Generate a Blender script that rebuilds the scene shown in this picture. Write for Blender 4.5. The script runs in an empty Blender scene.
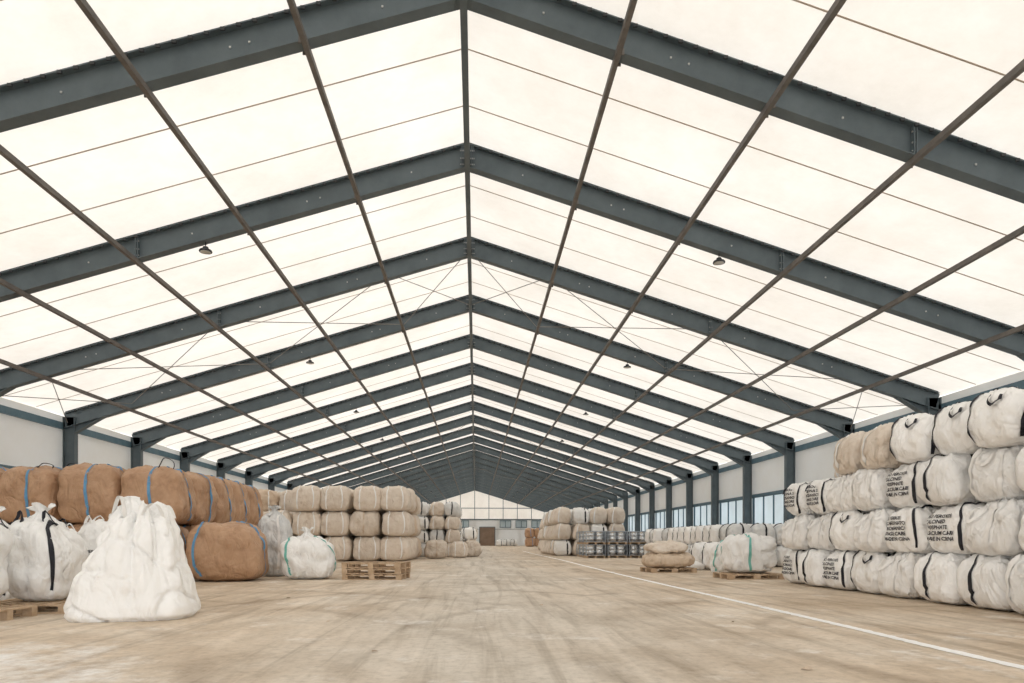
import bpy, bmesh, math, random
from mathutils import Vector, Matrix, noise
random.seed(7)
scene = bpy.context.scene
scene.view_settings.view_transform = 'Standard'
COL = scene.collection

# ------------------------------------------------------------------ materials
def new_mat(name):
    m = bpy.data.materials.new(name); m.use_nodes = True
    nt = m.node_tree
    for n in list(nt.nodes): nt.nodes.remove(n)
    out = nt.nodes.new('ShaderNodeOutputMaterial')
    return m, nt, out

def N(nt, t, **kw):
    n = nt.nodes.new(t)
    for k, v in kw.items():
        if k in n.inputs: n.inputs[k].default_value = v
        else: setattr(n, k, v)
    return n

def ramp(nt, fac, stops):
    r = nt.nodes.new('ShaderNodeValToRGB')
    el = r.color_ramp.elements
    el[0].position = stops[0][0]; el[0].color = (*stops[0][1], 1)
    el[1].position = stops[-1][0]; el[1].color = (*stops[-1][1], 1)
    for p, c in stops[1:-1]:
        e = el.new(p); e.color = (*c, 1)
    nt.links.new(fac, r.inputs['Fac'])
    return r.outputs['Color']

def simple_mat(name, c1, c2, scale=4, rough=0.6, bump=0.1, bscale=20, metal=0.0, spec=0.3, detail=5):
    m, nt, out = new_mat(name)
    tc = N(nt, 'ShaderNodeTexCoord')
    no = N(nt, 'ShaderNodeTexNoise', Scale=scale, Detail=detail, Roughness=0.6)
    nt.links.new(tc.outputs['Object'], no.inputs['Vector'])
    col = ramp(nt, no.outputs['Fac'], [(0.3, c1), (0.7, c2)])
    b = N(nt, 'ShaderNodeBsdfPrincipled', Roughness=rough, Metallic=metal)
    b.inputs['Specular IOR Level'].default_value = spec
    nt.links.new(col, b.inputs['Base Color'])
    n2 = N(nt, 'ShaderNodeTexNoise', Scale=bscale, Detail=4.0)
    nt.links.new(tc.outputs['Object'], n2.inputs['Vector'])
    bp = N(nt, 'ShaderNodeBump', Strength=bump, Distance=0.02)
    nt.links.new(n2.outputs['Fac'], bp.inputs['Height'])
    nt.links.new(bp.outputs['Normal'], b.inputs['Normal'])
    nt.links.new(b.outputs['BSDF'], out.inputs['Surface'])
    return m

def bag_mat(name, c1, c2, dirt, rough=0.5, wr=0.7):
    """woven polypropylene with creases and dusty stains"""
    m, nt, out = new_mat(name)
    tc = N(nt, 'ShaderNodeTexCoord')
    oi = N(nt, 'ShaderNodeObjectInfo')
    add = N(nt, 'ShaderNodeVectorMath', operation='ADD')
    mul = N(nt, 'ShaderNodeVectorMath', operation='SCALE'); mul.inputs['Scale'].default_value = 9.0
    comb = N(nt, 'ShaderNodeCombineXYZ')
    for i in range(3): nt.links.new(oi.outputs['Random'], comb.inputs[i])
    nt.links.new(comb.outputs[0], mul.inputs[0])
    nt.links.new(tc.outputs['Object'], add.inputs[0]); nt.links.new(mul.outputs[0], add.inputs[1])
    no = N(nt, 'ShaderNodeTexNoise', Scale=2.2, Detail=6.0, Roughness=0.65)
    nt.links.new(add.outputs[0], no.inputs['Vector'])
    col = ramp(nt, no.outputs['Fac'], [(0.27, dirt), (0.43, c1), (0.7, c2)])
    hsv = N(nt, 'ShaderNodeHueSaturation')
    mr = N(nt, 'ShaderNodeMapRange'); mr.inputs['To Min'].default_value = 0.9; mr.inputs['To Max'].default_value = 1.03
    nt.links.new(oi.outputs['Random'], mr.inputs['Value']); nt.links.new(mr.outputs[0], hsv.inputs['Value'])
    nt.links.new(col, hsv.inputs['Color'])
    b = N(nt, 'ShaderNodeBsdfPrincipled', Roughness=rough)
    b.inputs['Specular IOR Level'].default_value = 0.4
    nt.links.new(hsv.outputs['Color'], b.inputs['Base Color'])
    mp = N(nt, 'ShaderNodeMapping'); mp.inputs['Scale'].default_value = (1.0, 1.0, 0.6)
    nt.links.new(add.outputs[0], mp.inputs['Vector'])
    def ridged(scale, dist):
        w1 = N(nt, 'ShaderNodeTexNoise', Scale=scale, Detail=2.5, Roughness=0.5, Distortion=dist)
        nt.links.new(mp.outputs[0], w1.inputs['Vector'])
        rid = N(nt, 'ShaderNodeMath', operation='SUBTRACT'); rid.inputs[1].default_value = 0.5
        ab = N(nt, 'ShaderNodeMath', operation='ABSOLUTE')
        nt.links.new(w1.outputs['Fac'], rid.inputs[0]); nt.links.new(rid.outputs[0], ab.inputs[0])
        return ab.outputs[0]
    bp = N(nt, 'ShaderNodeBump', Strength=wr, Distance=0.19)
    nt.links.new(ridged(3.0, 0.8), bp.inputs['Height'])
    bp2 = N(nt, 'ShaderNodeBump', Strength=wr * 0.7, Distance=0.055)
    nt.links.new(ridged(8.5, 0.4), bp2.inputs['Height']); nt.links.new(bp.outputs[0], bp2.inputs['Normal'])
    nt.links.new(bp2.outputs['Normal'], b.inputs['Normal'])
    nt.links.new(b.outputs['BSDF'], out.inputs['Surface'])
    return m

M_steel = simple_mat('painted_steel_bluegrey', (0.086, 0.115, 0.132), (0.130, 0.166, 0.186), 1.5, 0.5, 0.03, 30, 0.0, 0.4)
M_clip = simple_mat('dark_keder_rail', (0.03, 0.035, 0.04), (0.06, 0.065, 0.07), 3, 0.6)
M_bolt = simple_mat('galvanised_bolt', (0.45, 0.46, 0.45), (0.6, 0.6, 0.6), 3, 0.4, 0.02, 20, 0.4)
M_purlin = simple_mat('weathered_purlin', (0.112, 0.106, 0.10), (0.20, 0.183, 0.168), 2.5, 0.6, 0.05)
M_cable = simple_mat('brace_cable', (0.2, 0.19, 0.18), (0.3, 0.28, 0.26), 3, 0.5)
M_seam = simple_mat('fabric_seam', (0.45, 0.37, 0.30), (0.56, 0.47, 0.39), 3, 0.8)
M_eave = simple_mat('blue_eave_beam', (0.08, 0.15, 0.20), (0.13, 0.21, 0.26), 2, 0.5, 0.02)
M_white = bag_mat('white_woven_bag', (0.94, 0.935, 0.92), (0.97, 0.965, 0.955), (0.82, 0.78, 0.72), wr=0.6)
M_white2 = bag_mat('white_woven_loose_bag', (0.93, 0.93, 0.92), (0.97, 0.97, 0.96), (0.84, 0.81, 0.77), wr=0.55)
M_beige = bag_mat('beige_woven_bag', (0.74, 0.64, 0.54), (0.85, 0.77, 0.68), (0.56, 0.44, 0.33))
M_tan = bag_mat('tan_woven_bag', (0.64, 0.50, 0.37), (0.76, 0.63, 0.50), (0.48, 0.35, 0.24))
M_brown = bag_mat('brown_woven_bag', (0.47, 0.285, 0.17), (0.58, 0.375, 0.24), (0.32, 0.18, 0.10))
M_grey = bag_mat('film_wrapped_bag', (0.70, 0.71, 0.71), (0.88, 0.88, 0.87), (0.44, 0.46, 0.48), 0.3)
M_black = simple_mat('black_strap', (0.012, 0.013, 0.018), (0.03, 0.03, 0.04), 8, 0.6)
M_blue = simple_mat('blue_strap', (0.10, 0.27, 0.48), (0.16, 0.36, 0.58), 8, 0.6)
M_teal = simple_mat('green_stripe', (0.14, 0.46, 0.42), (0.24, 0.56, 0.50), 8, 0.6)
M_wstrap = simple_mat('white_strap', (0.84, 0.83, 0.81), (0.92, 0.91, 0.89), 8, 0.6)
M_ink = simple_mat('print_ink', (0.035, 0.035, 0.042), (0.06, 0.06, 0.07), 30, 0.7)
M_wood = simple_mat('pallet_wood', (0.42, 0.29, 0.18), (0.62, 0.47, 0.33), 6, 0.8, 0.3, 40)
M_lens = simple_mat('lamp_lens', (0.5, 0.5, 0.48), (0.6, 0.6, 0.58), 3, 0.3)
M_wire = simple_mat('galvanised_wire', (0.26, 0.30, 0.35), (0.40, 0.45, 0.50), 3, 0.4, 0.03, 20, 0.4)
M_drum = simple_mat('silver_drum', (0.55, 0.59, 0.63), (0.80, 0.83, 0.86), 3, 0.25, 0.02, 20, 0.75)
M_door = simple_mat('brown_door', (0.20, 0.14, 0.10), (0.28, 0.2, 0.15), 1, 0.7)

def fabric_mat(name, tint, fac, lo=0.85):
    m, nt, out = new_mat(name)
    tc = N(nt, 'ShaderNodeTexCoord')
    no = N(nt, 'ShaderNodeTexNoise', Scale=0.3, Detail=9.0, Roughness=0.75)
    nt.links.new(tc.outputs['Object'], no.inputs['Vector'])
    dark = tuple(c * lo for c in tint)
    col = ramp(nt, no.outputs['Fac'], [(0.3, (dark[0], dark[1] * 0.98, dark[2] * 0.95)), (0.65, tint)])
    d = N(nt, 'ShaderNodeBsdfDiffuse'); t = N(nt, 'ShaderNodeBsdfTranslucent')
    nt.links.new(col, d.inputs['Color']); nt.links.new(col, t.inputs['Color'])
    mx = N(nt, 'ShaderNodeMixShader', Fac=fac)
    nt.links.new(d.outputs[0], mx.inputs[1]); nt.links.new(t.outputs[0], mx.inputs[2])
    nt.links.new(mx.outputs[0], out.inputs['Surface'])
    return m
M_fabric = fabric_mat('translucent_roof_fabric', (0.965, 0.915, 0.84), 0.55)
M_wallfab = fabric_mat('wall_fabric', (0.86, 0.87, 0.87), 0.38, 0.95)
M_pane = fabric_mat('polycarbonate_pane', (0.85, 0.92, 0.96), 0.8)

def floor_mat():
    m, nt, out = new_mat('dusty_concrete')
    tc = N(nt, 'ShaderNodeTexCoord')
    L = nt.links
    def mix(a, b_, fac, mode='MIX'):
        mx = N(nt, 'ShaderNodeMix', data_type='RGBA', blend_type=mode)
        if isinstance(fac, float): mx.inputs[0].default_value = fac
        else: L.new(fac, mx.inputs[0])
        L.new(a, mx.inputs[6])
        if isinstance(b_, tuple): mx.inputs[7].default_value = (*b_, 1)
        else: L.new(b_, mx.inputs[7])
        return mx.outputs[2]
    n1 = N(nt, 'ShaderNodeTexNoise', Scale=0.35, Detail=9.0, Roughness=0.66, Distortion=0.6)
    L.new(tc.outputs['Object'], n1.inputs['Vector'])
    col = ramp(nt, n1.outputs['Fac'], [(0.3, (0.53, 0.415, 0.30)), (0.5, (0.655, 0.545, 0.43)), (0.68, (0.74, 0.66, 0.565))])
    sx = N(nt, 'ShaderNodeSeparateXYZ'); L.new(tc.outputs['Object'], sx.inputs[0])
    nlane = N(nt, 'ShaderNodeTexNoise', Scale=0.22, Detail=4.0)
    L.new(tc.outputs['Object'], nlane.inputs['Vector'])
    off = N(nt, 'ShaderNodeMath', operation='MULTIPLY_ADD'); off.inputs[1].default_value = 5.0; off.inputs[2].default_value = -2.9
    L.new(nlane.outputs['Fac'], off.inputs[0])
    xs = N(nt, 'ShaderNodeMath', operation='ADD'); L.new(sx.outputs[0], xs.inputs[0]); L.new(off.outputs[0], xs.inputs[1])
    ab = N(nt, 'ShaderNodeMath', operation='ABSOLUTE'); L.new(xs.outputs[0], ab.inputs[0])
    lane = N(nt, 'ShaderNodeMapRange'); lane.inputs['From Min'].default_value = 3.4; lane.inputs['From Max'].default_value = 0.4
    lane.inputs['To Min'].default_value = 0; lane.inputs['To Max'].default_value = 0.8
    L.new(ab.outputs[0], lane.inputs['Value'])
    col = mix(col, (0.65, 0.605, 0.545), lane.outputs[0])
    def streak(sc, rot, lo, a, fac, c_, seedv):
        mp = N(nt, 'ShaderNodeMapping'); mp.inputs['Scale'].default_value = sc; mp.inputs['Rotation'].default_value = (0, 0, rot); mp.inputs['Location'].default_value = (seedv, seedv, 0)
        L.new(tc.outputs['Object'], mp.inputs['Vector'])
        n2 = N(nt, 'ShaderNodeTexNoise', Scale=1.6, Detail=7.0, Roughness=0.62, Distortion=0.9); L.new(mp.outputs[0], n2.inputs['Vector'])
        st = ramp(nt, n2.outputs['Fac'], [(lo, a), (lo + 0.14, (0.98, 0.98, 0.97)), (0.68, (1.08, 1.08, 1.08))])
        return mix(c_, st, fac, 'MULTIPLY')
    col = streak((2.4, 0.12, 1), 0.05, 0.33, (0.68, 0.65, 0.61), 0.8, col, 0.0)
    col = streak((1.3, 0.16, 1), -0.25, 0.34, (0.72, 0.68, 0.63), 0.6, col, 5.0)
    col = streak((0.5, 0.35, 1), 0.0, 0.36, (0.76, 0.71, 0.65), 0.7, col, 11.0)
    for (lx, ly, sc, seedv) in ((-7, -6, 0.16, 1.0), (9, -3, 0.13, 4.0)):
        mp3 = N(nt, 'ShaderNodeMapping'); mp3.inputs['Location'].default_value = (lx, ly, 0)
        L.new(tc.outputs['Object'], mp3.inputs['Vector'])
        wv = N(nt, 'ShaderNodeTexWave', Scale=sc, Distortion=2.5, Detail=2.0); wv.inputs['Detail Scale'].default_value = 0.3
        wv.wave_type = 'RINGS'; wv.rings_direction = 'Z'
        L.new(mp3.outputs[0], wv.inputs['Vector'])
        cw = ramp(nt, wv.outputs['Fac'], [(0.0, (0.72, 0.69, 0.66)), (0.015, (0.82, 0.80, 0.78)), (0.05, (1, 1, 1))])
        bn = N(nt, 'ShaderNodeTexNoise', Scale=0.5, Detail=5.0); bm_ = N(nt, 'ShaderNodeMapping'); bm_.inputs['Location'].default_value = (seedv, seedv, seedv)
        L.new(tc.outputs['Object'], bm_.inputs['Vector']); L.new(bm_.outputs[0], bn.inputs['Vector'])
        mr = N(nt, 'ShaderNodeMapRange'); mr.inputs['From Min'].default_value = 0.43; mr.inputs['From Max'].default_value = 0.6; mr.inputs['To Max'].default_value = 0.75
        L.new(bn.outputs['Fac'], mr.inputs['Value'])
        col = mix(col, cw, mr.outputs[0], 'MULTIPLY')
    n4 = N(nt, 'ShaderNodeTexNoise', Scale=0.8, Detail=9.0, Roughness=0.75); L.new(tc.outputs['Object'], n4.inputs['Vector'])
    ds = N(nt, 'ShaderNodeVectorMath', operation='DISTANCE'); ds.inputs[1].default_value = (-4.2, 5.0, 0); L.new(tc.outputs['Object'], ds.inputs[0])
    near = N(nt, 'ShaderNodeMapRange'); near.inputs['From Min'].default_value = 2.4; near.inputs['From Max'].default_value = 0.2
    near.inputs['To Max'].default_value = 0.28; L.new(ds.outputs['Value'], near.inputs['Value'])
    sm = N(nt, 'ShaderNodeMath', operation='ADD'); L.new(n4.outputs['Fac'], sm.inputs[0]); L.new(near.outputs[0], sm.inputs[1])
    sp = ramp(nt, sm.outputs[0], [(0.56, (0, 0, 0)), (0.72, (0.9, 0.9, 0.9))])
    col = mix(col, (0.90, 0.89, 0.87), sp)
    n5 = N(nt, 'ShaderNodeTexNoise', Scale=11.0, Detail=9.0, Roughness=0.72); L.new(tc.outputs['Object'], n5.inputs['Vector'])
    gr = ramp(nt, n5.outputs['Fac'], [(0.32, (0.72, 0.70, 0.68)), (0.5, (0.98, 0.98, 0.98)), (0.65, (1.06, 1.06, 1.06))])
    col = mix(col, gr, 0.85, 'MULTIPLY')
    b = N(nt, 'ShaderNodeBsdfPrincipled', Roughness=0.6); b.inputs['Specular IOR Level'].default_value = 0.25
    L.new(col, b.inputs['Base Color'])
    bp = N(nt, 'ShaderNodeBump', Strength=0.3, Distance=0.01); L.new(n5.outputs['Fac'], bp.inputs['Height']); L.new(bp.outputs[0], b.inputs['Normal'])
    L.new(b.outputs[0], out.inputs['Surface'])
    return m
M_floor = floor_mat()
M_ground = simple_mat('outside_ground', (0.42, 0.38, 0.32), (0.55, 0.5, 0.43), 0.5, 0.9)
M_paint = simple_mat('white_floor_paint', (0.94, 0.94, 0.93), (0.98, 0.98, 0.97), 12, 0.6)

# ------------------------------------------------------------------ mesh helpers
class MB:
    def __init__(s): s.v = []; s.f = []; s.mi = []; s.mats = []; s.sm = []
    def mid(s, m):
        if m not in s.mats: s.mats.append(m)
        return s.mats.index(m)
    def add(s, verts, faces, mat, smooth=False):
        o = len(s.v); s.v += [tuple(v) for v in verts]; k = s.mid(mat)
        for f in faces:
            s.f.append([i + o for i in f]); s.mi.append(k); s.sm.append(smooth)
    def box(s, c, d, mat, M=None):
        x, y, z = d[0] / 2, d[1] / 2, d[2] / 2
        vs = [Vector((sx * x, sy * y, sz * z)) for sx in (-1, 1) for sy in (-1, 1) for sz in (-1, 1)]
        if M is not None: vs = [M @ v for v in vs]
        vs = [v + Vector(c) for v in vs]
        s.add(vs, [(0, 1, 3, 2), (4, 6, 7, 5), (0, 4, 5, 1), (2, 3, 7, 6), (0, 2, 6, 4), (1, 5, 7, 3)], mat)
    def beam(s, p0, p1, wy, h, mat, up=Vector((0, 0, 1))):
        p0, p1 = Vector(p0), Vector(p1); d = (p1 - p0); l = d.length; d.normalize()
        side = d.cross(up)
        if side.length < 1e-4: side = Vector((1, 0, 0))
        side.normalize(); u = side.cross(d)
        M = Matrix((d, side, u)).transposed()
        s.box((p0 + p1) / 2, (l, wy, h), mat, M)
    def tube(s, pts, r, mat, seg=8, flat=1.0):
        pts = [Vector(p) for p in pts]; n = len(pts); vs = []
        for i, p in enumerate(pts):
            t = (pts[min(i + 1, n - 1)] - pts[max(i - 1, 0)]).normalized()
            a = t.cross(Vector((0.13, 0.21, 0.97)))
            if a.length < 0.1: a = t.cross(Vector((1, 0, 0)))
            a.normalize(); b = t.cross(a)
            for k in range(seg):
                an = 2 * math.pi * k / seg
                vs.append(p + a * math.cos(an) * r + b * math.sin(an) * r * flat)
        fs = [(i * seg + k, i * seg + (k + 1) % seg, (i + 1) * seg + (k + 1) % seg, (i + 1) * seg + k) for i in range(n - 1) for k in range(seg)]
        fs += [tuple(range(seg)), tuple((n - 1) * seg + k for k in reversed(range(seg)))]
        s.add(vs, fs, mat, True)
    def lathe(s, prof, mat, c=(0, 0, 0), seg=20, smooth=True):
        vs = [(c[0] + r * math.cos(2 * math.pi * k / seg), c[1] + r * math.sin(2 * math.pi * k / seg), c[2] + z) for (r, z) in prof for k in range(seg)]
        n = len(prof)
        fs = [(i * seg + k, i * seg + (k + 1) % seg, (i + 1) * seg + (k + 1) % seg, (i + 1) * seg + k) for i in range(n - 1) for k in range(seg)]
        fs += [tuple(reversed(range(seg))), tuple((n - 1) * seg + k for k in range(seg))]
        s.add(vs, fs, mat, smooth)
    def mesh(s, name):
        me = bpy.data.meshes.new(name); me.from_pydata(s.v, [], s.f)
        for m in s.mats: me.materials.append(m)
        me.polygons.foreach_set('material_index', s.mi); me.polygons.foreach_set('use_smooth', s.sm)
        me.update(); return me

def obj(name, me, loc=(0, 0, 0), rz=0.0, parent=None, scale=(1, 1, 1)):
    o = bpy.data.objects.new(name, me); COL.objects.link(o)
    o.location = loc; o.rotation_euler = (0, 0, rz); o.scale = scale
    if parent: o.parent = parent
    return o
def empty(name, loc=(0, 0, 0)):
    o = bpy.data.objects.new(name, None); COL.objects.link(o); o.location = loc; o.empty_display_size = 0.3
    return o

# ------------------------------------------------------------------ hall dimensions
W = 15.0; ZR = 9.7; SL = 0.309; TH = 0.55
Y0 = 11.2; S = 5.0
frames = [Y0 + S * k for k in range(-4, 23)]
YB, YE = frames[0], frames[-1]
def zl(x): return ZR - SL * abs(x)

# ---- steel frame mesh
fb = MB()
for sg in (-1, 1):
    XE = sg * (W - 0.15)
    c = math.cos(math.atan(SL))
    def pt(x, dz): return (x, 0, zl(x) + dz)
    fb.beam(pt(0, TH / 2), pt(XE, TH / 2), 0.014, TH * c, M_steel)
    fb.beam(pt(0, 0.01), pt(XE, 0.01), 0.24, 0.022, M_steel)
    fb.beam(pt(0, TH - 0.01), pt(XE, TH - 0.01), 0.24, 0.022, M_steel)
    fb.beam(pt(0, TH + 0.03), pt(XE, TH + 0.03), 0.10, 0.05, M_clip)
    n = 58
    for i in range(n):
        x = sg * (0.3 + i * (W - 0.6) / n)
        fb.box((x, -0.13, zl(x) + TH - 0.045), (0.07, 0.03, 0.05), M_clip)
    for i in range(1, 6):
        x = sg * 2.5 * i
        for sy in (-1, 1):
            fb.box((x + sg * 0.07, sy * 0.135, zl(x) - 0.02), (0.06, 0.02, 0.10), M_purlin)
    for xs in (0.12, 7.5):
        for dx in (-0.02, 0.02):
            x = sg * xs + dx
            fb.box((x, 0, zl(x) + TH / 2 - 0.01), (0.018, 0.22, TH), M_steel)
        for dz in (0.1, 0.24, 0.42):
            for sy in (-1, 1):
                x = sg * xs
                fb.box((x, sy * 0.07, zl(x) + dz), (0.09, 0.022, 0.022), M_bolt)
    for x0 in (1.3, 3.4, 3.7, 6.3, 8.6, 11.1, 11.4, 13.0):
        x = sg * x0
        fb.box((x, -0.016, zl(x) + TH * 0.5), (0.03, 0.02, 0.03), M_bolt)
    xa = sg * (W - 1.5); xb = sg * (W - 0.45)
    y = 0.007
    hv = [(xa, -y, zl(xa)), (xb, -y, zl(xb)), (xb, -y, zl(xb) - 0.3), (xa, y, zl(xa)), (xb, y, zl(xb)), (xb, y, zl(xb) - 0.3)]
    fb.add(hv, [(0, 1, 2), (3, 5, 4), (0, 2, 5, 3), (1, 4, 5, 2), (0, 3, 4, 1)], M_steel)
    fb.beam((xa, 0, zl(xa)), (xb, 0, zl(xb) - 0.3), 0.24, 0.02, M_steel)
    xc = sg * (W - 0.30)
    zt = zl(W) + 0.45
    fb.box((xc, 0, zt / 2), (0.40, 0.014, zt), M_steel)
    fb.box((xc - 0.2, 0, zt / 2), (0.02, 0.24, zt), M_steel)
    fb.box((xc + 0.2, 0, zt / 2), (0.02, 0.24, zt), M_steel)
    fb.box((xc, 0, 0.015), (0.6, 0.4, 0.03), M_steel)
frame_me = fb.mesh('portal_frame')
for y in frames: obj('steel_portal_frame', frame_me, (0, y, 0))

# ---- purlins
def longbeam(name, x, z, w, h, mat, y0=YB, y1=YE):
    b = MB(); b.box((0, 0, 0), (w, y1 - y0, h), mat)
    return obj(name, b.mesh(name), (x, (y0 + y1) / 2, z))
for i in range(1, 6):
    for sg in (-1, 1):
        x = sg * 2.5 * i
        longbeam('roof_purlin', x, zl(x) - 0.05, 0.085, 0.10, M_purlin)
longbeam('ridge_beam', 0, ZR + 0.10, 0.12, 0.26, M_steel)
for sg, nm in ((-1, 'left'), (1, 'right')):
    longbeam('eave_beam', sg * (W - 0.05), zl(W) + 0.12, 0.12, 0.24, M_eave)

# ---- fabric roof
zf = TH + 0.07
b = MB()
nb = len(frames) - 1
for sg in (-1, 1):
    for j in range(nb):
        vs = []; fs = []
        ny, nx = 6, 12
        for a in range(ny + 1):
            for i in range(nx + 1):
                x = sg * (W + 0.15) * i / nx
                t = a / ny
                sag = 0.05 * math.sin(math.pi * t) * (0.5 + 0.5 * math.sin(i * 2.1))
                vs.append((x, frames[j] + S * t, zl(x) + zf - sag))
        for a in range(ny):
            for i in range(nx):
                p = a * (nx + 1) + i
                fs.append((p, p + 1, p + nx + 2, p + nx + 1))
        b.add(vs, fs, M_fabric, True)
obj('ceiling', b.mesh('roof_fabric'))
b = MB()
for j in range(nb):
    for t in (0.36, 0.7):
        y = frames[j] + S * t
        for sg in (-1, 1):
            b.beam((0, y, zl(0) + zf - 0.075), (sg * W, y, zl(W) + zf - 0.075), 0.022, 0.012, M_seam)
obj('roof_fabric_seams', b.mesh('roof_fabric_seams'))

# ---- cable bracing
b = MB()
for k in (3 + 3, 3 + 9, 3 + 15, 3 - 3):
    ya, yb = frames[k], frames[k + 1]
    for sg in (-1, 1):
        for xa, xb in ((0, 2.5), (2.5, 7.5), (7.5, 12.5), (12.5, 14.8)):
            for (p, q) in ((xa, xb), (xb, xa)):
                b.tube([(sg * p, ya, zl(p) + 0.2), (sg * q, yb, zl(q) + 0.2)], 0.013, M_cable, 5)
obj('roof_brace_cables', b.mesh('brace_cables'))

# ---- high-bay lamps
lb = MB()
lb.lathe([(0.10, 0), (0.115, 0.008), (0.115, 0.015)], M_lens, seg=24)
lb.lathe([(0.14, 0.015), (0.145, 0.03), (0.13, 0.06), (0.07, 0.07), (0.06, 0.13), (0.03, 0.14), (0.012, 0.15), (0.012, 0.24)], M_clip, seg=24)
lamp_me = lb.mesh('high_bay_lamp')
for j in range(5, len(frames) - 1, 2):
    for sg in (-1, 1):
        obj('high_bay_lamp', lamp_me, (sg * 6.0, frames[j] - 0.0, zl(6.0) - 0.245))

# ---- floor, ground, walls
def slab(name, x0, x1, y0, y1, z0, z1, mat):
    b = MB(); b.box(((x0 + x1) / 2, (y0 + y1) / 2, (z0 + z1) / 2), (x1 - x0, y1 - y0, z1 - z0), mat)
    return obj(name, b.mesh(name))
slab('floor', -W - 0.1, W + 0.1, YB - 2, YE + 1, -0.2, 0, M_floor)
slab('ground', -200, 200, -100, 330, -0.6, -0.21, M_ground)
slab('wall_left', -W - 0.12, -W - 0.04, YB, YE, 0, zl(W) + zf - 0.1, M_wallfab)
wr_ = MB()
wr_.box((W + 0.08, (YB + YE) / 2, 0.8), (0.08, YE - YB, 1.6), M_wallfab)
wr_.box((W + 0.08, (YB + YE) / 2, (3.3 + zl(W) + zf - 0.1) / 2), (0.08, YE - YB, zl(W) + zf - 0.1 - 3.3), M_wallfab)
obj('wall_right', wr_.mesh('wall_right'))
for j in range(nb):
    b = MB(); y = frames[j]
    b.box((0, S / 2, 2.45), (0.02, S - 0.1, 1.66), M_pane)
    for zz in (1.62, 3.28): b.box((-0.03, S / 2, zz), (0.08, S, 0.07), M_eave)
    for q in (0.05, 1.3, 2.5, 3.7, 4.95): b.box((-0.03, q, 2.45), (0.08, 0.06, 1.66), M_eave)
    obj('window_%d' % (j + 1), b.mesh('window'), (W + 0.08, y, 0))
b = MB()
for sg in (-1, 1):
    for z in (1.5, 3.35):
        if sg > 0 and z < 2: continue
        b.box((sg * (W - 0.02), (YB + YE) / 2, z), (0.07, YE - YB, 0.14), M_eave)
obj('wall_girts', b.mesh('wall_girts'))

# ---- far gable: pale wall below, light panels above
b = MB()
zt = 4.6
for k in range(-12, 12):
    xa, xb = k * 1.25, (k + 1) * 1.25
    za, zb = zl(xa) + TH, zl(xb) + TH
    b.add([(xa, 0, zt), (xb, 0, zt), (xb, 0, zb), (xa, 0, za)], [(0, 1, 2, 3)], M_fabric)
    if k % 2 == 0: b.box((xa, -0.05, (zt + za) / 2), (0.10, 0.09, za - zt), M_steel)
b.box((0, -0.05, zt), (2 * W, 0.14, 0.2), M_steel)
b.box((0, -0.05, 6.6), (20, 0.1, 0.12), M_steel)
b.box((0, 0.05, zt / 2), (2 * W, 0.08, zt), M_wallfab)
b.box((0, -0.05, 2.9), (2 * W, 0.1, 0.12), M_bolt)
for x in range(-12, 13, 4): b.box((x, 0.2, zt / 2), (0.2, 0.2, zt), M_bolt)
wall_back = obj('wall_back', b.mesh('gable'), (0, YE + 0.3, 0))
b = MB()
b.box((0, 0, 1.6), (2.6, 0.08, 3.2), M_door)
for x in (-1.35, 1.35): b.box((x, -0.02, 1.65), (0.12, 0.14, 3.3), M_steel)
b.box((0, -0.02, 3.27), (2.8, 0.14, 0.12), M_steel)
obj('door_1', b.mesh('door'), (2.2, YE + 0.1, 0))
for i, x in enumerate((-2, 5.4, 8.2, 11)):
    b = MB(); b.box((0, 0, 0), (1.8, 0.06, 1.1), M_pane)
    for zz in (-0.58, 0.58): b.box((0, -0.03, zz), (2.0, 0.1, 0.1), M_eave)
    for xx in (-0.95, 0, 0.95): b.box((xx, -0.03, 0), (0.08, 0.1, 1.2), M_eave)
    obj('window_%d' % (60 + i), b.mesh('gable_window'), (x, YE + 0.15, 3.8))

# ---- painted line
b = MB(); vs = []; fs = []
n = 1400
for i in range(n + 1):
    y = 3.0 + i * 60.0 / n
    x = 4.42 + 0.05 * math.sin(y * 0.22) + 0.02 * noise.noise(Vector((y * 0.7, 0, 0)))
    wdt = 0.066 + 0.018 * noise.noise(Vector((y * 2.1, 3, 0)))
    j1 = 0.025 * noise.noise(Vector((y * 9, 7, 1))); j2 = 0.025 * noise.noise(Vector((y * 9, 17, 1)))
    vs += [(x - wdt + j1, y, 0.004), (x + wdt + j2, y, 0.004)]
for i in range(n):
    if noise.noise(Vector((i * 0.31, 40, 2))) > 0.6: continue
    fs.append((2 * i, 2 * i + 1, 2 * i + 3, 2 * i + 2))
b.add(vs, fs, M_paint); obj('painted_floor_line', b.mesh('painted_floor_line'))

# ------------------------------------------------------------------ bulk bags
def text_mesh(lines, size):
    cu = bpy.data.curves.new('print', 'FONT'); cu.body = "\n".join(lines); cu.size = size
    cu.align_x = 'LEFT'; cu.align_y = 'CENTER'; cu.space_line = 1.08; cu.offset = size * 0.032; cu.resolution_u = 2
    o = bpy.data.objects.new('print', cu); COL.objects.link(o)
    bpy.context.view_layer.update()
    me = bpy.data.meshes.new_from_object(o.evaluated_get(bpy.context.evaluated_depsgraph_get()))
    vs = [(v.co.x, v.co.y) for v in me.vertices]; fs = [tuple(p.vertices) for p in me.polygons]
    bpy.data.objects.remove(o); bpy.data.meshes.remove(me)
    mx = (min(v[0] for v in vs) + max(v[0] for v in vs)) / 2
    return [(v[0] - mx, v[1]) for v in vs], fs
TXT = [["NO PEROXIDE", "CALCINED", "PHOSPHATE", "CALCIUM CARB", "MADE IN CHINA"],
       ["25 PERBOR", "CARBONATO", "INORGANICO", "SINGLE CARBE", "MADE IN CHINA"]]
TM = [text_mesh(t, 0.088) for t in TXT]

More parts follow.
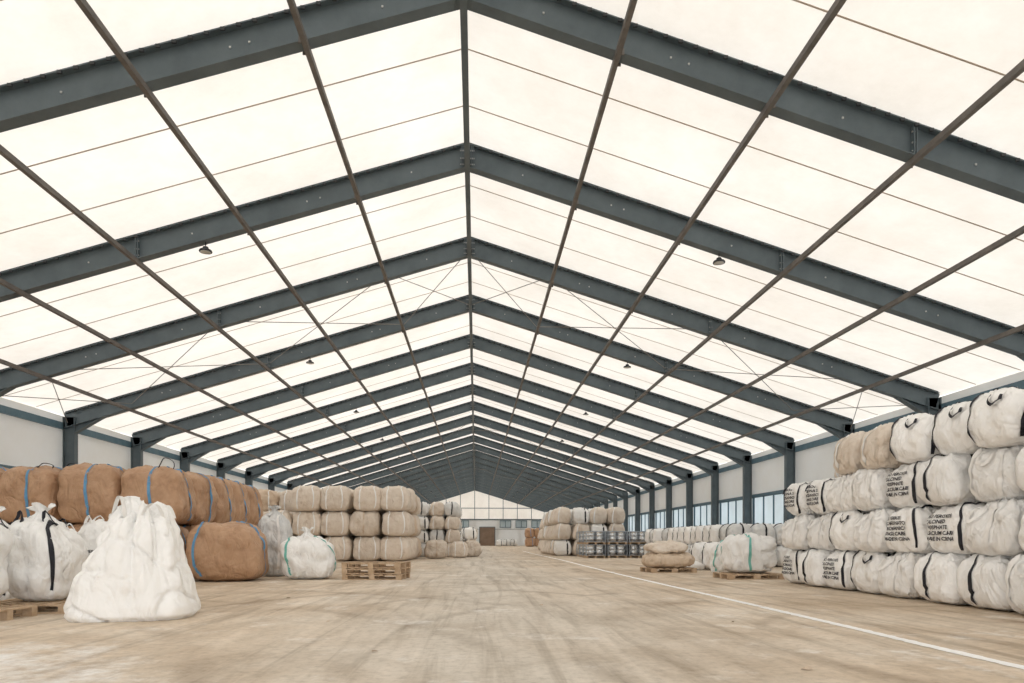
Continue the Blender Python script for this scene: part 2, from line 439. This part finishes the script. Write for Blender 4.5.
def make_bag(name, w, d, h, mat, seed, strap=None, straps=(), text=None, textfaces=(), loops=False, neck=False, NN=18, lump=1.0, tsc=1.0, nxy=4.4, mz=3.3, sw=0.07, droops=()):
    rnd = random.Random(seed)
    so = Vector((seed * 3.7, seed * 1.3, seed * 7.1))
    skew = (rnd.uniform(-.04, .04), rnd.uniform(-.04, .04))
    def P(a, b_, c, off=0.0):
        n = nxy; m = mz if c > 0 else mz + 0.8
        r = ((abs(a) ** n + abs(b_) ** n) ** (m / n) + abs(c) ** m) ** (1.0 / m)
        q = Vector((a, b_, c)) / r
        belly = 1.0 + 0.06 * math.cos(q.z * 1.6 + 0.5) - 0.035
        p = Vector((q.x * w / 2 * belly, q.y * d / 2 * belly, q.z * h / 2))
        nn = Vector((q.x ** 3, q.y ** 3, q.z ** 3 * 1.2)).normalized()
        nz = noise.noise(p * 2.3 + so) * 0.06 + noise.noise(p * 5.5 + so) * 0.028
        rd = abs(noise.noise(Vector((p.x * 3.2, p.y * 3.2, p.z * 1.8)) + so * 2))
        nz += -0.035 * max(0, 0.16 - rd) / 0.16
        ang = math.atan2(q.y, q.x)
        g = (abs(q.z) ** 3) * (1 - 0.4 * abs(q.z))
        nz += 0.026 * g * math.sin(ang * 13 + 3 * noise.noise(p * 2 + so)) + 0.014 * g * math.sin(ang * 27 + seed)
        damp = 1.0 if q.z > -0.85 else 0.35
        p += nn * (nz * lump * damp + off)
        p.x += skew[0] * q.z; p.y += skew[1] * q.z
        if p.z < -h / 2 + 0.0: p.z = -h / 2
        if q.z > 0.6: p.z += 0.02 * noise.noise(p * 6 + so)
        p.z += h / 2
        return p
    mb = MB(); idx = {}; vs = []; fs = []
    def vid(a, b_, c):
        k = (round(a, 4), round(b_, 4), round(c, 4))
        if k not in idx: idx[k] = len(vs); vs.append(P(a, b_, c))
        return idx[k]
    def g(i): return -1 + 2.0 * i / NN
    for ax in range(3):
        for sgn in (-1, 1):
            for i in range(NN):
                for j in range(NN):
                    cs = []
                    for (di, dj) in ((0, 0), (1, 0), (1, 1), (0, 1)):
                        u, v = g(i + di), g(j + dj)
                        q = [0, 0, 0]; q[ax] = sgn; q[(ax + 1) % 3] = u; q[(ax + 2) % 3] = v
                        cs.append(vid(*q))
                    if sgn < 0: cs.reverse()
                    fs.append(tuple(cs))
    mb.add(vs, fs, mat, True)
    def ribbon(f, n, wd, m):
        rv = []; rf = []
        for i in range(n + 1):
            t = i / n
            for u in (-wd, 0, wd): rv.append(f(t, u))
        for i in range(n):
            for k in (0, 1):
                p = i * 3 + k
                rf.append((p, p + 1, p + 4, p + 3))
        mb.add(rv, rf, m, True)
    for (face, u0) in straps:
        wd = sw
        def f(t, u, face=face, u0=u0):
            L = t * 2.7
            slope = 0.05 * math.sin(t * 5 + seed)
            if L < 1.95: c = -0.95 + L; e = 1.0
            else: c = 1.0; e = 1.0 - (L - 1.95)
            uu = u0 + u + slope
            if face == 'x-': return P(-e, uu, c, 0.012)
            if face == 'x+': return P(e, uu, c, 0.012)
            if face == 'y-': return P(uu, -e, c, 0.012)
            return P(uu, e, c, 0.012)
        ribbon(f, 34, wd / max(w, d) * 1.0, strap)
    # slack lifting loops hanging down over a side face
    for (face, u0, wid, dep) in droops:
        def f(t, u, face=face, u0=u0, wid=wid, dep=dep):
            an = math.pi * t
            cu, cc = u0 - wid * math.cos(an), 0.93 - dep * math.sin(an)
            tu, tc_ = wid * math.sin(an), -dep * math.cos(an)
            L = math.hypot(tu, tc_) or 1
            cu += -tc_ / L * u; cc += tu / L * u
            cc = min(cc, 0.99)
            off = 0.02 + 0.03 * math.sin(an)
            if face == 'x-': return P(-1, cu, cc, off)
            if face == 'x+': return P(1, cu, cc, off)
            return P(cu, -1, cc, off)
        ribbon(f, 18, 0.055 / max(w, d), strap)
    if loops:
        for (sx, sy) in ((-1, -1), (1, -1), (1, 1), (-1, 1)):
            cx, cy = sx * 0.62, sy * 0.62
            pts = []
            lh = rnd.uniform(0.08, 0.16)
            for i in range(11):
                t = i / 10.0; an = math.pi * t
                o_ = -math.cos(an) * 0.22
                base = P(max(-1, min(1, cx + o_ * (1 if sy == sx else -1))), cy, 1.0)
                pts.append(base + Vector((rnd.uniform(-.01, .01) - sx * 0.05 * math.sin(an), 0, math.sin(an) * lh)))
            mb.tube(pts, 0.022, strap or mat, 6, 0.35)
    if neck:
        seg = 28; prof = [(0.20, -0.06), (0.13, 0.02), (0.07, 0.08), (0.06, 0.11), (0.11, 0.17), (0.15, 0.20)]
        vv = []; c0 = P(0, 0, 1.0)
        for (r, z) in prof:
            for k in range(seg):
                an = 2 * math.pi * k / seg
                rr = r * (1 + 0.28 * math.sin(an * 7 + z * 9 + seed))
                vv.append(c0 + Vector((rr * math.cos(an), rr * math.sin(an), z + 0.04 * math.sin(an * 3 + seed) * (z > 0.15))))
        ff = [(i * seg + k, i * seg + (k + 1) % seg, (i + 1) * seg + (k + 1) % seg, (i + 1) * seg + k) for i in range(len(prof) - 1) for k in range(seg)]
        mb.add(vv, ff, mat, True)
    if text is not None:
        tv, tf = TM[text]
        for face in textfaces:
            out = []
            for (x, z) in tv:
                x *= tsc; z *= tsc
                c = z / (h / 2) * 0.95 + 0.05
                if face == 'x-': out.append(P(-1, -x / (d / 2) * 0.95 + 0.08, c, 0.018))
                else: out.append(P(x / (w / 2) * 0.95, -1, c, 0.018))
            mb.add(out, tf, M_ink)
    return mb.mesh(name)

def stack(name, origin, bags):
    e = empty(name, origin); ox, oy, oz = origin
    for i, (me, x, y, z, rz, sc) in enumerate(bags):
        obj('bag_%d' % (i + 1), me, (x - ox, y - oy, z - oz), rz, e, sc)
    return e

# -- right-hand white stack
RW = [
    make_bag('white_bag_a', 0.98, 0.96, 0.81, M_white, 11, M_black, (('x-', -0.78), ('y+', 0.4), ('y-', 0.4)), 0, ('x-', 'y-')),
    make_bag('white_bag_b', 0.98, 0.96, 0.81, M_white, 23, M_black, (('x-', 0.66), ('y+', -0.4), ('y-', -0.5)), droops=(('x-', -0.35, 0.25, 0.5),)),
    make_bag('white_bag_c', 0.98, 0.95, 0.81, M_white, 35, M_black, (('x-', -0.80), ('y+', 0.3)), 1, ('x-',)),
    make_bag('white_bag_d', 0.97, 0.96, 0.81, M_white, 47, M_wstrap, (('x-', 0.6), ('x-', -0.6), ('y-', 0.4)), droops=(('x-', 0.0, 0.3, 0.6),)),
    make_bag('white_bag_e', 0.97, 0.95, 0.81, M_white, 59, M_black, (('x-', 0.15), ('y-', 0.0))),
    make_bag('white_bag_f', 0.98, 0.95, 0.81, M_white, 65, M_wstrap, (('x-', -0.2), ('y-', 0.3)), lump=1.3, droops=(('x-', 0.4, 0.25, 0.7),)),
]
RT = make_bag('tan_bag', 0.96, 0.95, 0.81, M_tan, 61, M_black, (('x-', 0.3),), lump=1.2)
RT2 = make_bag('beige_bag', 0.96, 0.95, 0.81, M_beige, 62, M_wstrap, (('x-', 0.3),), lump=1.2)
RL = make_bag('white_bag_top', 0.96, 0.95, 0.81, M_white, 67, M_black, (('x-', -0.78), ('y-', 0.3)), 1, ('x-',), droops=(('x-', 0.62, 0.2, 0.6),))
bags = []
RH = 0.77
last = None
for cx in range(5):
    X = 7.80 + cx * 0.98
    for jy in range(11):
        Y = 15.45 - jy * 0.99
        nl = 3 if (Y > 14.3 and cx == 0) else 4
        for l in range(nl):
            top = (l == nl - 1)
            me = random.choice([m for m in RW if m is not last]); last = me
            if top and random.random() < 0.2: me = RL
            if top and ((12.2 < Y < 14.2) or (cx > 0 and Y > 11)) and random.random() < 0.75: me = random.choice((RT, RT2))
            bags.append((me, X + random.uniform(-.07, .07) + 0.04 * l, Y + random.uniform(-.04, .04) - 0.16 * (l % 2), l * RH, random.uniform(-.07, .07), (1, 1, 1)))
stack('stacked_bulk_bags', (9.8, 10.5, 0), bags)

# -- left brown stack
BR = [make_bag('brown_bag_a', 1.38, 1.36, 1.42, M_brown, 71, M_blue, (('y-', 0.1), ('x+', 0.1)), nxy=5.0, mz=4.2),
      make_bag('brown_bag_b', 1.40, 1.36, 1.42, M_brown, 83, M_blue, (('y-', 0.45), ('x+', -0.2)), nxy=5.0, mz=4.2)]
BRT = make_bag('brown_bag_top', 1.38, 1.36, 1.40, M_brown, 77, M_blue, (('y-', 0.2), ('x+', 0.1)), nxy=5.0, mz=4.0)
bags = []
for iy in range(5):
    for ix in range(5):
        X = -7.55 - 1.39 * ix; Y = 17.3 + 1.38 * iy
        for l in range(2):
            me = random.choice(BR) if l == 0 else random.choice((BRT, BR[0]))
            bags.append((me, X + random.uniform(-.04, .04), Y + random.uniform(-.05, .05), l * 1.38, random.uniform(-.05, .05), (1, 1, random.uniform(0.97, 1.02))))
brown = stack('stacked_brown_bulk_bags', (-10, 19, 0), bags)
big_brown = make_bag('brown_bag_wide', 1.72, 1.5, 1.42, M_brown, 91, M_blue, (('y-', -0.6), ('x+', 0.1)), nxy=4.6, mz=3.4)
obj('brown_bulk_bag', big_brown, (-5.90, 17.35, 0), 0.03)
lp = MB()
for (x, y) in ((-12.6, 16.9), (-12.2, 17.0), (-11.3, 16.9), (-10.0, 16.9), (-9.5, 17.1), (-7.2, 16.9)):
    pts = []
    hh = random.uniform(0.12, 0.28)
    for i in range(13):
        t = math.pi * i / 12
        pts.append((x - 0.18 * math.cos(t) + 0.03 * math.sin(3 * t), y + 0.05 * math.sin(t), 2.70 + hh * math.sin(t)))
    lp.tube(pts, 0.022, M_black, 6, 0.4)
o = obj('lifting_loops', lp.mesh('lifting_loops'), (10, -19, 0)); o.parent = brown

# -- pallets
def pallet_mesh(w=1.2, d=1.0, n=1):
    b = MB()
    for q in range(n):
        z = q * 0.145; r = random.uniform(-.09, .09) if n > 1 else 0; M = Matrix.Rotation(r, 3, 'Z')
        def bx(c, dd): b.box(M @ Vector((c[0], c[1], c[2])) + Vector((0, 0, z)), dd, M_wood, M)
        for yy in (-d / 2 + 0.05, 0, d / 2 - 0.05):
            bx((0, yy, 0.01), (w, 0.1, 0.02))
            bx((0, yy, 0.11), (w, 0.1, 0.02))
            for xx in (-w / 2 + 0.07, 0, w / 2 - 0.07): bx((xx, yy, 0.06), (0.14, 0.1, 0.08))
        k = 7
        for i in range(k):
            bx((-w / 2 + 0.05 + i * (w - 0.1) / (k - 1), 0, 0.13), (0.1, d, 0.02))
    return b.mesh('pallet')
PM = pallet_mesh()
obj('wooden_pallet', PM, (-5.95, 10.15, 0), 0.05)
obj('wooden_pallet', PM, (-6.2, 8.95, 0), -0.04)
# -- white bags at left
WL = [make_bag('white_bag_l1', 0.88, 0.88, 1.10, M_white2, 101, M_wstrap, (('y-', -0.6),), neck=True, tsc=0.75, lump=1.6, droops=(('y-', 0.2, 0.3, 0.5),)),
      make_bag('white_bag_l2', 0.84, 0.90, 1.14, M_white2, 113, M_black, (('y-', 0.74),), loops=True, neck=True, lump=1.6, nxy=4, mz=3.0),
      make_bag('white_bag_l3', 0.88, 0.88, 1.15, M_white2, 127, M_wstrap, (('y-', -0.6),), 1, ('y-',), loops=True, tsc=0.7, lump=1.3)]
obj('white_bulk_bag', WL[1], (-5.97, 10.2, 0.145), 0.1)
obj('white_bulk_bag', WL[0], (-6.3, 9.05, 0.145), -0.1)
obj('white_bulk_bag', WL[2], (-5.85, 11.7, 0.0), 0.12, scale=(1.0, 1.0, 1.12))
obj('white_bulk_bag', WL[1], (-7.2, 11.0, 0.0), 0.2, scale=(1.05, 1.05, 1.1))
obj('white_bulk_bag', WL[2], (-7.2, 12.4, 0.0), 0.0, scale=(1.05, 1.05, 1.1))

# -- large half-empty bag in front
def slouch_bag():
    mb = MB(); seg = 220; rows = 70; H = 1.36
    so = Vector((4.2, 1.7, 9.1))
    prof = [(0, 0.67), (0.04, 0.73), (0.12, 0.74), (0.3, 0.68), (0.5, 0.60), (0.7, 0.51), (0.85, 0.43), (0.95, 0.36), (1.0, 0.30)]
    def R(t):
        for i in range(len(prof) - 1):
            if prof[i][0] <= t <= prof[i + 1][0]:
                k = (t - prof[i][0]) / (prof[i + 1][0] - prof[i][0]); return prof[i][1] * (1 - k) + prof[i + 1][1] * k
        return prof[-1][1]
    def P(an, t, off=0):
        c, s_ = math.cos(an), math.sin(an)
        n = 3.4
        r = 1.0 / (abs(c) ** n + abs(s_) ** n) ** (1 / n)
        rr = R(t) * r
        p0 = Vector((c * rr, s_ * rr, t * H))
        w = noise.noise(Vector((c * 1.0, s_ * 1.0, t * 0.7)) * 1.3 + so)
        w2 = noise.noise(Vector((c * 2.0, s_ * 2.0, t * 1.6)) * 1.3 + so * 2)
        f1 = 1 - abs(math.sin(an * 4.0 + 1.9 * w + 0.9 * t)) ** 0.6
        f2 = 1 - abs(math.sin(an * 9.0 + 3.2 * w2 - 1.4 * t)) ** 0.5
        amp = (0.12 + 0.9 * t) * (1 if t > 0.1 else t / 0.1)
        rr += -0.17 * amp * f1 * 0.9 - 0.07 * amp * f2
        rd = abs(noise.noise(Vector((p0.x * 1.6 + p0.z * 0.8, p0.y * 1.6, p0.z * 2.0)) + so))
        rr += -0.05 * max(0, 0.12 - rd) / 0.12
        rr += 0.05 * noise.noise(p0 * 1.9 + so) + 0.022 * noise.noise(p0 * 5 + so) + off
        z = t * H
        x = c * rr + 0.08 * t ** 1.5; y = s_ * rr * 0.92
        if t > 0.9: z += 0.09 * ((t - 0.9) / 0.1) * math.sin(an * 4 + 0.6) + 0.03 * math.sin(an * 9)
        return Vector((x, y, max(0.0, z)))
    vs = []; fs = []
    for i in range(rows + 1):
        for k in range(seg): vs.append(P(2 * math.pi * k / seg, i / rows))
    for (q, dz) in ((0.7, 0.02), (0.4, -0.03), (0.12, -0.02)):
        for k in range(seg):
            p = P(2 * math.pi * k / seg, 1.0); c = Vector((0.08, 0, p.z))
            vs.append(c + (p - c) * q + Vector((0, 0, dz + 0.03 * math.sin(k * 0.5))))
    R_ = rows + 4
    for i in range(R_ - 1):
        for k in range(seg): fs.append((i * seg + k, i * seg + (k + 1) % seg, (i + 1) * seg + (k + 1) % seg, (i + 1) * seg + k))
    fs.append(tuple((R_ - 1) * seg + k for k in range(seg)))
    mb.add(vs, fs, M_white2, True)
    def strap(an0, an1, peak, wd=0.045):
        a0, a1 = P(an0, 0.93, 0.0), P(an1, 0.93, 0.0); pk = Vector(peak)
        n = 14; rv = []; rf = []
        for i in range(n + 1):
            t = i / n
            p = a0 * (1 - t) ** 2 + pk * 2 * t * (1 - t) + a1 * t ** 2
            dirn = Vector((0.2, 1, 0)).normalized()
            for u in (-1, 1): rv.append(p + dirn * wd * u)
        for i in range(n): rf.append((2 * i, 2 * i + 1, 2 * i + 3, 2 * i + 2))
        mb.add(rv, rf, M_wstrap, True)
    strap(math.radians(250), math.radians(200), (-0.10, -0.2, 1.84))
    strap(math.radians(290), math.radians(345), (0.32, -0.2, 1.66))
    strap(math.radians(110), math.radians(160), (-0.06, 0.2, 1.80))
    strap(math.radians(70), math.radians(20), (0.32, 0.2, 1.68))
    prof2 = [(0.22, 0.0), (0.19, 0.1), (0.12, 0.2), (0.08, 0.27), (0.09, 0.30), (0.04, 0.32)]
    vv = []; sg_ = 36
    for (r, z) in prof2:
        for k in range(sg_):
            an = 2 * math.pi * k / sg_
            rr = r * (1 + 0.2 * math.sin(an * 5 + z * 10) + 0.1 * math.sin(an * 11))
            vv.append((0.04 - z * 0.25 + rr * math.cos(an), rr * math.sin(an) * 0.8, 1.30 + z * 0.85))
    ff = [(i * sg_ + k, i * sg_ + (k + 1) % sg_, (i + 1) * sg_ + (k + 1) % sg_, (i + 1) * sg_ + k) for i in range(5) for k in range(sg_)]
    mb.add(vv, ff, M_white2, True)
    return mb.mesh('slouched_bulk_bag')
obj('slouched_bulk_bag', slouch_bag(), (-4.24, 9.25, 0), 0.12)

# -- film wrapped tall bag, white bag with stripe, pallet heap
wb = make_bag('film_bag', 0.85, 0.85, 1.7, M_grey, 131, M_wstrap, (('y-', 0.4),), neck=True, lump=1.6)
obj('film_wrapped_bag', wb, (-5.35, 19.4, 0), 0.1)
wt = make_bag('white_green_bag_a', 1.3, 1.2, 1.08, M_white2, 139, M_teal, (('y-', -0.68), ('x+', 0.0)), neck=True, lump=1.5, nxy=4, mz=3)
obj('white_bulk_bag', wt, (-4.12, 18.1, 0), 0.05)
obj('wooden_pallet', pallet_mesh(1.5, 1.1, 3), (-2.35, 18.0, 0), -0.08)

# -- beige three-high stack on the left
BG = [make_bag('beige_bag_a', 1.36, 1.36, 1.21, M_beige, 151, M_wstrap, (('y-', -0.55), ('y-', 0.55)), NN=12),
      make_bag('beige_bag_b', 1.36, 1.36, 1.21, M_beige, 163, M_tan, (('y-', 0.0), ('x+', 0.2)), NN=12, lump=1.4),
      make_bag('beige_bag_c', 1.36, 1.36, 1.21, M_tan, 167, M_wstrap, (('y-', 0.5),), NN=12)]
bags = []
for iy in range(5):
    for ix in range(8):
        for l in range(3):
            if ix > 3 and l == 2 and iy < 2: continue
            me = random.choice((BG[0], BG[1], BG[0], BG[1], BG[2]))
            bags.append((me, -3.55 - 1.38 * ix + random.uniform(-.07, .07), 33 + 1.4 * iy + random.uniform(-.06, .06), l * 1.17, random.uniform(-.06, .06), (1, 1, 1)))
stack('stacked_beige_bulk_bags', (-8, 35, 0), bags)
SM = [make_bag('small_bag_a', 0.86, 0.86, 0.84, M_white, 173, M_black, (('y-', 0.5), ('x+', 0.3), ('x-', 0.3)), NN=10),
      make_bag('small_bag_b', 0.86, 0.86, 0.84, M_beige, 179, M_wstrap, (('y-', -0.5),), NN=10),
      make_bag('small_bag_c', 0.86, 0.86, 0.84, M_grey, 181, M_black, (('y-', 0.0), ('x-', 0.0)), NN=10)]
def block(name, x0, nx, y0, ny, lev, pal, st=(0.9, 0.9, 0.8), sc=1.0, taper=0.0):
    bags = []
    for iy in range(ny):
        for ix in range(nx):
            L = lev - (1 if random.random() < taper else 0)
            for l in range(L):
                bags.append((random.choice(pal), x0 + st[0] * sc * ix + random.uniform(-.05, .05), y0 + st[1] * sc * iy + random.uniform(-.05, .05), l * st[2] * sc, random.uniform(-.08, .08), (sc, sc, sc)))
    return stack(name, (x0, y0, 0), bags)
block('stacked_bulk_bags', -3.0, 3, 41.0, 8, 4, SM, taper=0.2)
block('stacked_bulk_bags', -12.0, 8, 52, 4, 3, [SM[1]], sc=1.3)
block('stacked_bulk_bags', -2.6, 3, 62, 8, 2, [SM[1], SM[0]], sc=1.3, taper=0.3)
obj('beige_bulk_bag', BG[1], (-1.95, 37.4, 0), 0.1, scale=(0.85, 0.85, 0.82))
obj('beige_bulk_bag', BG[0], (-0.75, 39.2, 0), 0.1, scale=(0.72, 0.72, 0.75))
obj('beige_bulk_bag', BG[1], (-0.05, 41.5, 0), 0.4, scale=(0.72, 0.72, 0.75))

# -- right side far stacks
block('stacked_bulk_bags', 5.7, 4, 43.6, 8, 3, [SM[1], SM[1], SM[1], SM[0]], sc=1.26, taper=0.12)
block('stacked_bulk_bags', 7.2, 3, 58, 12, 3, [SM[1]], sc=1.3, taper=0.3)
# silver drums in framed pallets, two high
dr = MB()
for dx in (-0.25, 0.25):
    for dy in (-0.25, 0.25):
        r = 0.235
        dr.lathe([(r * .96, 0), (r, .005), (r, .17), (r + .012, .185), (r, .20), (r, .38), (r + .012, .395), (r, .41), (r, .56), (r + .01, .57), (r + .01, .585), (r * .93, .585), (r * .93, .575)], M_drum, (dx, dy, 0), 18, True)
drum_me = dr.mesh('silver_drums')
cg = MB()
hw = 0.54
cg.box((0, 0, 0.11), (1.1, 1.1, 0.025), M_wood)
for q in (-0.48, 0, 0.48): cg.box((q, 0, 0.05), (0.1, 1.08, 0.1), M_wood)
for sx in (-1, 1):
    for sy in (-1, 1): cg.box((sx * hw, sy * hw, 0.42), (0.035, 0.035, 0.66), M_wire)
for z in (0.15, 0.44, 0.73):
    th = 0.03 if z in (0.15, 0.73) else 0.014
    for s_ in (-1, 1):
        cg.box((0, s_ * hw, z), (2 * hw, th, th), M_wire); cg.box((s_ * hw, 0, z), (th, 2 * hw, th), M_wire)
cage_me = cg.mesh('pallet_frame')
e = empty('stacked_drum_pallets', (6.9, 38.8, 0))
ci = 0
for i in range(3):
    for j in range(3):
        for lv in range(2):
            ci += 1
            p = (i * 1.22, j * 1.25, lv * 0.755)
            obj('pallet_frame_%d' % ci, cage_me, p, 0, e)
            obj('drums_%d' % ci, drum_me, (p[0], p[1], p[2] + 0.125), random.uniform(-.03, .03), e)
block('stacked_bulk_bags', 9.9, 4, 25.0, 15, 2, [SM[2], SM[0], SM[0]], sc=0.98, taper=0.15)
block('stacked_bulk_bags', 8.2, 2, 22.6, 2, 1, [SM[0]], sc=1.1)
block('stacked_brown_bulk_bags', 8.4, 2, 104, 2, 2, BR, st=(1.4, 1.4, 1.38))
block('stacked_bulk_bags', 4.0, 3, 112, 2, 1, [SM[2], SM[0]], sc=1.3)
obj('wooden_pallet', PM, (6.2, 21.3, 0), 0.1, scale=(1.2, 1.1, 1))
sl = make_bag('slumped_sack', 1.5, 1.3, 0.5, M_tan, 191, None, (), lump=1.5, nxy=3.4, mz=2.6)
sl2 = make_bag('slumped_sack_b', 1.35, 1.2, 0.48, M_beige, 193, None, (), lump=1.6, nxy=3.4, mz=2.4)
stack('slumped_beige_sacks', (6.2, 21.3, 0.145), [(sl, 6.2, 21.3, 0.145, 0.05, (1, 1, 1)), (sl2, 6.15, 21.35, 0.58, -0.1, (0.9, 0.9, 0.8))])
obj('wooden_pallet', PM, (7.3, 17.65, 0), 0.02, scale=(1.25, 1.1, 1))
wp = make_bag('white_green_bag', 1.28, 1.15, 1.0, M_white2, 197, M_teal, (('y-', -0.3), ('x-', 0.4)), lump=1.8, nxy=3.6, mz=2.8)
obj('white_bulk_bag', wp, (7.3, 17.7, 0.145), 0.05)
obj('white_bulk_bag', wp, (7.6, 19.4, 0.0), 0.6)
sk = make_bag('small_sack', 0.7, 0.45, 0.28, M_white2, 223, None, (), lump=1.2, nxy=3, mz=2.2, NN=12)
for (x, y, r) in ((-5.0, 20.3, 0.9), (7.4, 22.6, 0.2), (7.1, 24.2, 1.2)):
    obj('small_white_sack', sk, (x, y, 0), r)

# litter
b = MB()
for (x, y, s_) in ((2.75, 5.2, 0.05), (-0.7, 6.2, 0.03), (3.3, 8.2, 0.03), (-1.6, 8.5, 0.03), (1.2, 10.5, 0.03), (-3.0, 12.0, 0.04)):
    a = random.random() * 3
    b.add([(x + s_ * math.cos(a + q), y + s_ * math.sin(a + q), 0.006 + 0.015 * (q > 3)) for q in (0, 1.2, 2.6, 3.6, 5.2)], [(0, 1, 2, 3, 4)], M_tan)
obj('paper_litter', b.mesh('paper_litter'))

# ------------------------------------------------------------------ light
w = bpy.data.worlds.new('World'); scene.world = w; w.use_nodes = True
nt = w.node_tree; bg = nt.nodes['Background']
tc = nt.nodes.new('ShaderNodeTexCoord'); sp = nt.nodes.new('ShaderNodeSeparateXYZ')
nt.links.new(tc.outputs['Generated'], sp.inputs[0])
# bright hazy band near the horizon, softer blue-white overhead
c = ramp(nt, sp.outputs[2], [(0.0, (1.0, 0.985, 0.96)), (0.30, (0.54, 0.555, 0.58)), (0.7, (0.20, 0.22, 0.25))])
nt.links.new(c, bg.inputs['Color']); bg.inputs['Strength'].default_value = 3.0
sun = bpy.data.lights.new('sun', 'SUN'); sun.energy = 3.2; sun.angle = math.radians(3); sun.color = (1, 0.965, 0.905)
so_ = bpy.data.objects.new('sun', sun); COL.objects.link(so_); so_.rotation_euler = (math.radians(24), math.radians(-14), 0); so_.location = (0, 0, 40)

# ------------------------------------------------------------------ camera
cam = bpy.data.cameras.new('camera'); co = bpy.data.objects.new('camera', cam); COL.objects.link(co)
F = 690.0
cam.sensor_width = 36; cam.lens = F / 1024 * 36; cam.shift_y = (540 - 341.5) / 1024; cam.clip_end = 1000
co.location = (0.2, 0, 1.0); co.rotation_euler = (math.radians(90), 0, -math.radians(3.0))
scene.camera = co
